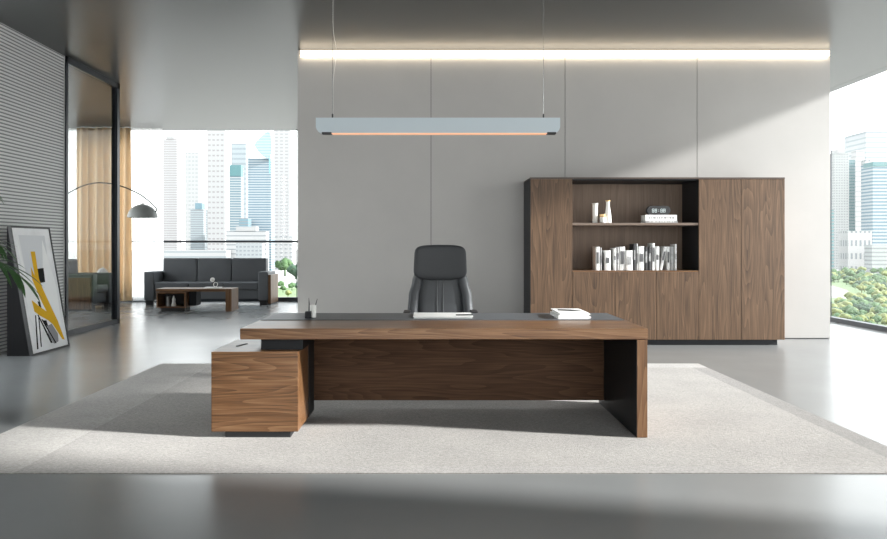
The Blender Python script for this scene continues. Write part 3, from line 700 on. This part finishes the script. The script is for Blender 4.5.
# coffee table
YT0 = 14.93
ct = thing('coffee_table', 'low walnut coffee table with an open box in front of the sofa', 'table', (-4.7, 15.2, 0))
tx0, tx1 = PX(155.7, YT0), PX(231.5, YT0)
obj('tabletop', B(tx0, tx1-.121, YT0, 15.47, .395, .452, bev=.004), 'wood_x', ct)
obj('side_panel', B(tx1-.12, tx1, YT0-.002, 15.472, 0, .452, bev=.004), 'wood_z', ct)
bxr = PX(185.4, YT0); st = nb()
box(st, tx0+.01, tx0+.035, YT0+.01, 15.45, .07, .382); box(st, bxr-.025, bxr, YT0+.01, 15.45, .07, .382); box(st, tx0+.035, bxr-.025, YT0+.01, 15.45, .07, .095); box(st, tx0+.035, bxr-.025, YT0+.01, 15.45, .357, .382)
ob = obj('storage_box', st, 'wood_x', ct)
obj('box_lining', B(tx0+.036, bxr-.026, YT0+.45, YT0+.47, .096, .356), 'black', ob)
obj('spacer', B(tx0+.05, bxr+.2, YT0+.06, 15.42, .3825, .3948), 'black', ct)
obj('drawer_unit', B(bxr+.001, bxr+.15, 15.14, 15.44, .10, .382), 'anthracite', ct)
obj('plinth', B(tx0+.06, bxr-.05, YT0+.12, 15.4, 0, .069), 'black', ct)
yk = 15.12; xb_ = PX(213.5, yk)
o = thing('book', 'white book lying on the coffee table', 'book', (xb_, yk, .453))
obj('cover', B(xb_-.17, xb_+.15, yk-.11, yk+.12, .453, .457, bev=.001), 'white', o); obj('page_block', B(xb_-.165, xb_+.145, yk-.105, yk+.115, .4572, .472), 'white', o); obj('cover', B(xb_-.17, xb_+.15, yk-.11, yk+.12, .4722, .476, bev=.001), 'white', o)
o = thing('table_ornament', 'white ball and dark ring ornament on the white book', 'ornament', (xb_+.01, yk, .4765))
bm = nb(); R0 = .052
for i in range(28):
    a = 2*PI*i/28
ring = [(xb_+.035+R0*math.cos(2*PI*i/28), yk, .54+R0*math.sin(2*PI*i/28)) for i in range(29)]
tube(bm, ring, .011, 8); obj('ring', bm, 'leather2', o, smooth=True)
bm = nb(); tube(bm, [(xb_+.05+.04*math.cos(2*PI*i/24), yk-.03+.02*math.sin(2*PI*i/24), .53+.045*math.sin(2*PI*i/24)) for i in range(25)], .008, 8); obj('ring', bm, 'white2', o, smooth=True)
bm = nb(); bmesh.ops.create_uvsphere(bm, u_segments=20, v_segments=12, radius=.045, matrix=Matrix.Translation((xb_-.015, yk-.02, .626))); obj('ball', bm, 'white2', o, smooth=True)
xo = PX(173.8, YT0+.15)
o = thing('figurine', 'small white figurine inside the coffee table box', 'ornament', (xo, YT0+.15, .0955))
obj('body', lathe(nb(), [(.045, .0955), (.05, .12), (.03, .18), (.036, .23), (.02, .27), (.012, .30), (0, .31)], xo, YT0+.15, 20), 'white2', o, smooth=True)
tag(obj('book', B(xo-.12, xo-.085, YT0+.08, YT0+.26, .0955, .29, bev=.003), 'bookg', loc=(xo-.1, YT0+.17, .0955)), 'grey book standing in the coffee table box', 'book')
# side table and small lamp behind the armchair
lx, lyy = PX(102.7, 16.7), 16.7
o = thing('side_table', 'small dark round side table behind the armchair', 'table', (lx, lyy, 0))
obj('tabletop', lathe(nb(), [(.0, .55), (.22, .55), (.22, .57), (0, .57)], lx, lyy, 28), 'black', o); obj('pole', lathe(nb(), [(.015, .018), (.015, .55)], lx, lyy, 12), 'black', o); obj('foot', lathe(nb(), [(.16, 0), (.16, .018), (0, .02)], lx, lyy, 28), 'black', o)
o = thing('table_lamp', 'small white dome lamp glimpsed above the armchair', 'lamp', (lx, lyy, .571))
obj('base', lathe(nb(), [(.06, .571), (.06, .58), (.012, .59), (.012, .67)], lx, lyy, 20), 'white2', o, smooth='auto')
obj('lamp_shade', lathe(nb(), [(.13, .665), (.125, .70), (.10, .76), (.06, .80), (.015, .82), (.015, .85), (0, .85)], lx, lyy, 24), 'white2', o, smooth='auto')
# arc lamp
YA = 15.5
al = thing('arc_lamp', 'tall arching floor lamp with a grey dome shade by the curtains', 'lamp', (PX(18, YA), YA, 0))
path = [P(18, 309, YA)+Vector((0, 0, 0))]; path[0].z = .05
path += [P(18, 270, YA), P(22, 240, YA), P(34, 217, YA), P(50, 203, YA), P(66, 194.5, YA), P(80, 187, YA), P(95, 183, YA), P(110, 183.6, YA), P(125, 187.5, YA), P(140, 194.5, YA), P(151, 203, YA), P(156.5, 209, YA), P(154.5, 213.5, YA)]
obj('arm', tube(nb(), curve(path, 6), .013, 8), 'metal', al, smooth=True)
obj('base', lathe(nb(), [(.20, 0), (.20, .05), (.18, .06), (0, .06)], PX(18, YA), YA, 32), 'black', al, smooth='auto')
dcx = PX(142.6, YA); dz = PZ(217.6, YA); R = .298
pr = [(R*math.cos(a), dz+R*.93*math.sin(a)) for a in [PI/2*k/12 for k in range(12)]]+[(.03, dz+R*.93), (.03, dz+R*.93+.02), (0, dz+R*.93+.02)]
inner = [(0, dz+R*.86)]+[((R-.012)*math.cos(a), dz+(R-.012)*.91*math.sin(a)) for a in [PI/2*k/12 for k in range(11, -1, -1)]]
bm = nb(); lathe(bm, inner+pr, dcx, YA, 36); obj('lamp_shade', bm, 'lampgrey', al, smooth='auto')
# curtains
def drape(x0, x1, y, amp, wl, z0, z1, seed):
    bm = nb(); rnd = random.Random(seed); n = int((x1-x0)/.02); lo = []; hi = []; ph = rnd.random()*6
    cols = [[] for _ in range(7)]
    for i in range(n+1):
        x = x0+(x1-x0)*i/n; ph += (2*PI*.02/wl)*rnd.uniform(.75, 1.25)
        for j in range(7):
            f = j/6; cols[j].append(bm.verts.new((x+.02*math.sin(ph*.5+f*2), y+amp*(1+.25*(1-f))*sgp(math.sin(ph), .8)+.008*math.sin(x*9+f*3), z0+(z1-z0)*f)))
    for j in range(6):
        for i in range(n): bm.faces.new((cols[j][i], cols[j][i+1], cols[j+1][i+1], cols[j+1][i]))
    return bm
o = obj('curtain', drape(PX(77, 17.35), PX(131.3, 17.35), 17.35, .055, .17, .03, ZC-.01, 2), 'curtain', smooth=True, loc=(-7.5, 17.35, ZC-.01)); tag(o, 'beige full-height pleated curtain at the lounge window', 'curtain')
o.modifiers.new('thick', 'SOLIDIFY').thickness = .003
o = obj('sheer_curtain', drape(PX(131, 17.45), PX(163, 17.45), 17.47, .03, .12, .03, ZC-.01, 4), 'sheer', smooth=True, loc=(-6.5, 17.47, ZC-.01)); tag(o, 'white sheer curtain beside the beige curtain, left of the sofa', 'curtain')
o = obj('sheer_curtain', drape(XFL+.1, PX(78, 17.45), 17.47, .03, .12, .03, ZC-.01, 5), 'sheer', smooth=True, loc=(-9, 17.47, ZC-.01)); tag(o, 'white sheer curtain seen through the glass partition', 'curtain')

# ------------------------------------------------------------------ outside
G = -30.0
gm = mat('pale_city_ground', (.27,.26,.245), .9, vary=.25, vscale=.02)
struct('ground', B(-2500, 3500, 60, 6000, G-1, G), gm)
lw_ = mat('park_lawn', (.10,.15,.06), .9, vary=.35, vscale=.03)
o = obj('lawn', B(140, 620, 250, 846, G+.05, G+.4), lw_, loc=(300, 450, G)); tag(o, 'green park lawn below the right window', 'lawn', kind='stuff')
o = obj('lawn', B(-170, -40, 380, 560, G+.05, G+.4), lw_, loc=(-100, 470, G)); tag(o, 'green lawn seen right of the sofa through the lounge window', 'lawn', kind='stuff')
o = obj('footpath', prism(nb(), [(240, 440), (252, 440), (289, 520), (318, 600), (310, 600), (276, 520), (238, 460)], 'Z', G+.401, G+.6), mat('pale_paving', (.24,.225,.20), .8), loc=(290, 520, G)); tag(o, 'pale curved footpath through the park trees', 'path')
P1 = dict(white=(.80,.80,.80), pink=(.72,.67,.68), blue=(.30,.50,.60), teal=(.18,.45,.48), pale=(.62,.70,.74), grey=(.50,.55,.58))  # pale, low-contrast facade colours carry the distance haze
def tower(name, px0, px1, top, Y, wallc, winc, ppitch, label, duty=.5, colpx=0, depth=None, parts=(), cduty=.6):
    x0, x1, zt_ = PX(px0, Y), PX(px1, Y), PZ(top, Y); d = depth or abs(x1-x0); s = Y/F
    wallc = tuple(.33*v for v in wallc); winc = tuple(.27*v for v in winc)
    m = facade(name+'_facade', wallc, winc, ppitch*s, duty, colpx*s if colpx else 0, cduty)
    t = thing(name, label, 'building', ((x0+x1)/2, Y+d/2, G))
    obj('shaft', B(x0, x1, Y, Y+d, G, zt_), m, t)
    for (kind, a, b, t0, t1, col) in parts:
        mm = mat(name+kind, tuple(.30*v for v in col), .5)
        obj(kind, B(PX(a, Y-.5), PX(b, Y-.5), Y-.5, Y+d*.8, PZ(t0, Y), PZ(t1, Y)), mm, t)
    return t
W = P1
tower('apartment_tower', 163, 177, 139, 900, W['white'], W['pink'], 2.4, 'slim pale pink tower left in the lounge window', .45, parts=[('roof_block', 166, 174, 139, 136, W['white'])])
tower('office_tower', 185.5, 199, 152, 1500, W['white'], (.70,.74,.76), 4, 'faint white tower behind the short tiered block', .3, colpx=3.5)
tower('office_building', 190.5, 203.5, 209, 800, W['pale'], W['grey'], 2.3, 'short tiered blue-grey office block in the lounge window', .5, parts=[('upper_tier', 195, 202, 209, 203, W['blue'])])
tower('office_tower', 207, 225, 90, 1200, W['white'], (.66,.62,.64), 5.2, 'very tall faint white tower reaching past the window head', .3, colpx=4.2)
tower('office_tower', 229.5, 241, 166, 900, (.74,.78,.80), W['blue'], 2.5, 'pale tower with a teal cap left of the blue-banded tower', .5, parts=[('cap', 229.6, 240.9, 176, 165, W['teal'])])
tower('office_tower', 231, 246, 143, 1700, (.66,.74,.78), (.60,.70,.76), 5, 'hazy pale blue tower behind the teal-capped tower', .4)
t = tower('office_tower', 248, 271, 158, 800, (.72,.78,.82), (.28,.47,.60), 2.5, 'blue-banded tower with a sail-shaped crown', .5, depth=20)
Yq = 799.0; pts = [(268.8, 131), (271.2, 134.5), (272.4, 142), (272.2, 152), (270.2, 160.5), (264, 157), (258.5, 151.5), (255, 145.5), (258, 140.5), (263, 136)]
obj('crown', prism(nb(), [(PX(a, Yq), PZ(b, Yq)) for a, b in pts], 'Y', Yq-4, Yq+12), facade('crown_glass', (.23,.29,.32), (.15,.22,.27), 3.0, .4), t)
obj('mast', B(PX(270, Yq), PX(271, Yq), Yq-5, Yq-4.2, PZ(174, Yq), PZ(158, Yq)), mat('teal_mast', (.12,.28,.36), .5), t)
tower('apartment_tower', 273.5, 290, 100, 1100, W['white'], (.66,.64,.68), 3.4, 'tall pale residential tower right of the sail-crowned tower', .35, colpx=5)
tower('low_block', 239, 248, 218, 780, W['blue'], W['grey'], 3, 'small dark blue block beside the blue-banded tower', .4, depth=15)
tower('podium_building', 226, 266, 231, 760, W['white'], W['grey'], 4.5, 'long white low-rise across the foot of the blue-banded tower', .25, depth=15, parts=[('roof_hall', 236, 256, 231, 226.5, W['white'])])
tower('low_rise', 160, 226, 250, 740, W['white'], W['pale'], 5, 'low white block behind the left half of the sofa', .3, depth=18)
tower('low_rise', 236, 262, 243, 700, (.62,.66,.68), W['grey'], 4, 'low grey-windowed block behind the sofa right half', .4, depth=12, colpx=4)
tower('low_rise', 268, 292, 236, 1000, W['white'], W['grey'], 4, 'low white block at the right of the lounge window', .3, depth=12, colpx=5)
# through the side window
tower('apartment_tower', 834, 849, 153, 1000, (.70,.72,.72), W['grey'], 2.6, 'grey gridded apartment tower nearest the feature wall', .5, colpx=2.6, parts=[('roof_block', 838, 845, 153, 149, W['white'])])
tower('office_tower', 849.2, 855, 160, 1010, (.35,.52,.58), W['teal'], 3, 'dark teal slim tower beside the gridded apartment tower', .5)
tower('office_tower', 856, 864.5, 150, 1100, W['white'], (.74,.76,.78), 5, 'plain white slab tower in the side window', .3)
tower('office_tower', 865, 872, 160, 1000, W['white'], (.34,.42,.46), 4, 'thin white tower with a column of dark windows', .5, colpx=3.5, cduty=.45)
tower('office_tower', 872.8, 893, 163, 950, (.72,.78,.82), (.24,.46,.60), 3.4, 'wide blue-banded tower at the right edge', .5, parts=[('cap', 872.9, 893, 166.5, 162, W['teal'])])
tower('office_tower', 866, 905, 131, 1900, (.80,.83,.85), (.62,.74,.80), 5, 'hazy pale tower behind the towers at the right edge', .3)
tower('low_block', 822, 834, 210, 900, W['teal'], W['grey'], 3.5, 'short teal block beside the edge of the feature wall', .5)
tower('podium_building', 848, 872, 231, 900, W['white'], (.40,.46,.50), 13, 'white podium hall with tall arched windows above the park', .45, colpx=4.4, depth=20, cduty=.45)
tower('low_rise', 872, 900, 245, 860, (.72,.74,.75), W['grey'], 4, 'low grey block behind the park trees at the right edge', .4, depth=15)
# trees: three crown shapes, copied
tmats = [mat('tree_green', (.05,.10,.035), .8, vary=.4, vscale=.7), mat('tree_olive', (.13,.15,.045), .8, vary=.4, vscale=.7), mat('tree_deep', (.03,.065,.035), .8, vary=.4, vscale=.7)]
protos = []
for k in range(3):
    bm = nb(); rnd = random.Random(k+20)
    for q in range(16):
        a = rnd.random()*6.28; rr = rnd.uniform(.1, .72) if q else 0
        r = bmesh.ops.create_icosphere(bm, subdivisions=2, radius=rnd.uniform(.26, .42) if q else .6, matrix=Matrix.Translation((rr*math.cos(a), rr*math.sin(a), 1.05+rnd.uniform(-.3, .5)*(1-.5*rr))))
        for v in r['verts']:
            v.co += Vector(noise.noise_vector(v.co*7+Vector((k*7, q, 0))))*.16
    box(bm, -.07, .07, -.07, .07, 0, .8)
    me = bpy.data.meshes.new('tree'); bm.to_mesh(me); bm.free(); me.materials.append(tmats[k])
    for p in me.polygons: p.use_smooth = True
    protos.append(me)
tl = ['mid green rounded tree in the park below the side window', 'yellowish olive tree in the park below the side window', 'deep green tree in the park below the side window']
rnd = random.Random(99); cnt = 0; placed = []
while cnt < 215:
    py = 274+56*rnd.random()**.85; Y = (H-G)*F/(py-VY); px = rnd.uniform(826, 893); X = PX(px, Y)
    if 826 < px < 848 and 296 < py < 308: continue
    s = rnd.uniform(1.7, 3.6)*(Y/420)**.55
    if 240 < X < 335 and 425 < Y < 615 and abs(X-(240+(Y-440)*.45)) < 20: cnt += .02; continue
    if any((X-a)**2+((Y-b)*.66)**2 < (.72*(s+c))**2 for a, b, c in placed): 
        cnt += .02; continue
    placed.append((X, Y, s)); k = rnd.choice([0, 0, 1, 1, 2])
    o = bpy.data.objects.new('tree', protos[k]); C.objects.link(o); o.location = (X, Y, G+.401); o.scale = (s, s, s*.95); o.rotation_euler.z = rnd.random()*6
    tag(o, tl[k], 'tree', ['green park trees', 'olive park trees', 'deep green park trees'][k]); cnt += 1
for (px, py, s, k) in ((285, 276, 10, 0), (296, 279, 9, 2), (292, 291, 3, 0), (283, 293, 2.6, 0), (297, 290, 3, 2), (288, 298, 2.4, 1), (281, 289, 3, 0)):
    Y = (H-G)*F/(py-VY)
    o = bpy.data.objects.new('tree', protos[k]); C.objects.link(o); o.location = (PX(px, Y), Y, G+(.401 if 380 < Y < 560 else 0)); o.scale = (s, s, s); o.rotation_euler.z = px
    tag(o, ['mid green rounded tree', 'yellowish olive tree', 'deep green tree'][k]+' seen through the lounge window right of the sofa', 'tree', 'trees by the lounge lawn '+['green', 'olive', 'deep'][k])

# ------------------------------------------------------------------ light
sun = bpy.data.lights.new('sun', 'SUN'); sun.energy = 7.2; sun.angle = math.radians(3.5); sun.color = (1, .965, .94)
so = bpy.data.objects.new('sun', sun); C.objects.link(so)
so.rotation_euler = Vector((1, -.22, .40)).to_track_quat('Z', 'Y').to_euler(); so.location = (30, -5, 12)
w = bpy.data.worlds.new('sky'); S.world = w; w.use_nodes = True; nt = w.node_tree; bgn = nt.nodes['Background']
tc = N(nt, 'ShaderNodeTexCoord'); sp = N(nt, 'ShaderNodeSeparateXYZ'); L(nt, tc.outputs['Generated'], sp.inputs[0])
rp = N(nt, 'ShaderNodeValToRGB'); rp.color_ramp.elements[0].position = 0; rp.color_ramp.elements[0].color = (1, .985, .965, 1)
rp.color_ramp.elements[1].position = .6; rp.color_ramp.elements[1].color = (.90, .95, 1, 1)
L(nt, sp.outputs['Z'], rp.inputs[0]); L(nt, rp.outputs[0], bgn.inputs[0]); bgn.inputs[1].default_value = 2.3

# ------------------------------------------------------------------ camera
cam = bpy.data.cameras.new('camera'); co = bpy.data.objects.new('camera', cam); C.objects.link(co); S.camera = co
co.location = (0, 0, H); co.rotation_euler = (PI/2, 0, 0)
cam.sensor_width = 36; cam.lens = 36*F/887; cam.shift_x = (443.5-VX)/887; cam.shift_y = -(269.5-VY)/887
cam.clip_end = 9000; cam.clip_start = .05
S.view_settings.view_transform = 'Standard'; S.view_settings.look = 'None'; S.view_settings.exposure = 0.87; S.view_settings.gamma = 1
S.view_settings.use_curve_mapping = False
S.cycles.use_denoising = True
S.cycles.max_bounces = 10; S.cycles.diffuse_bounces = 6; S.cycles.transparent_max_bounces = 16
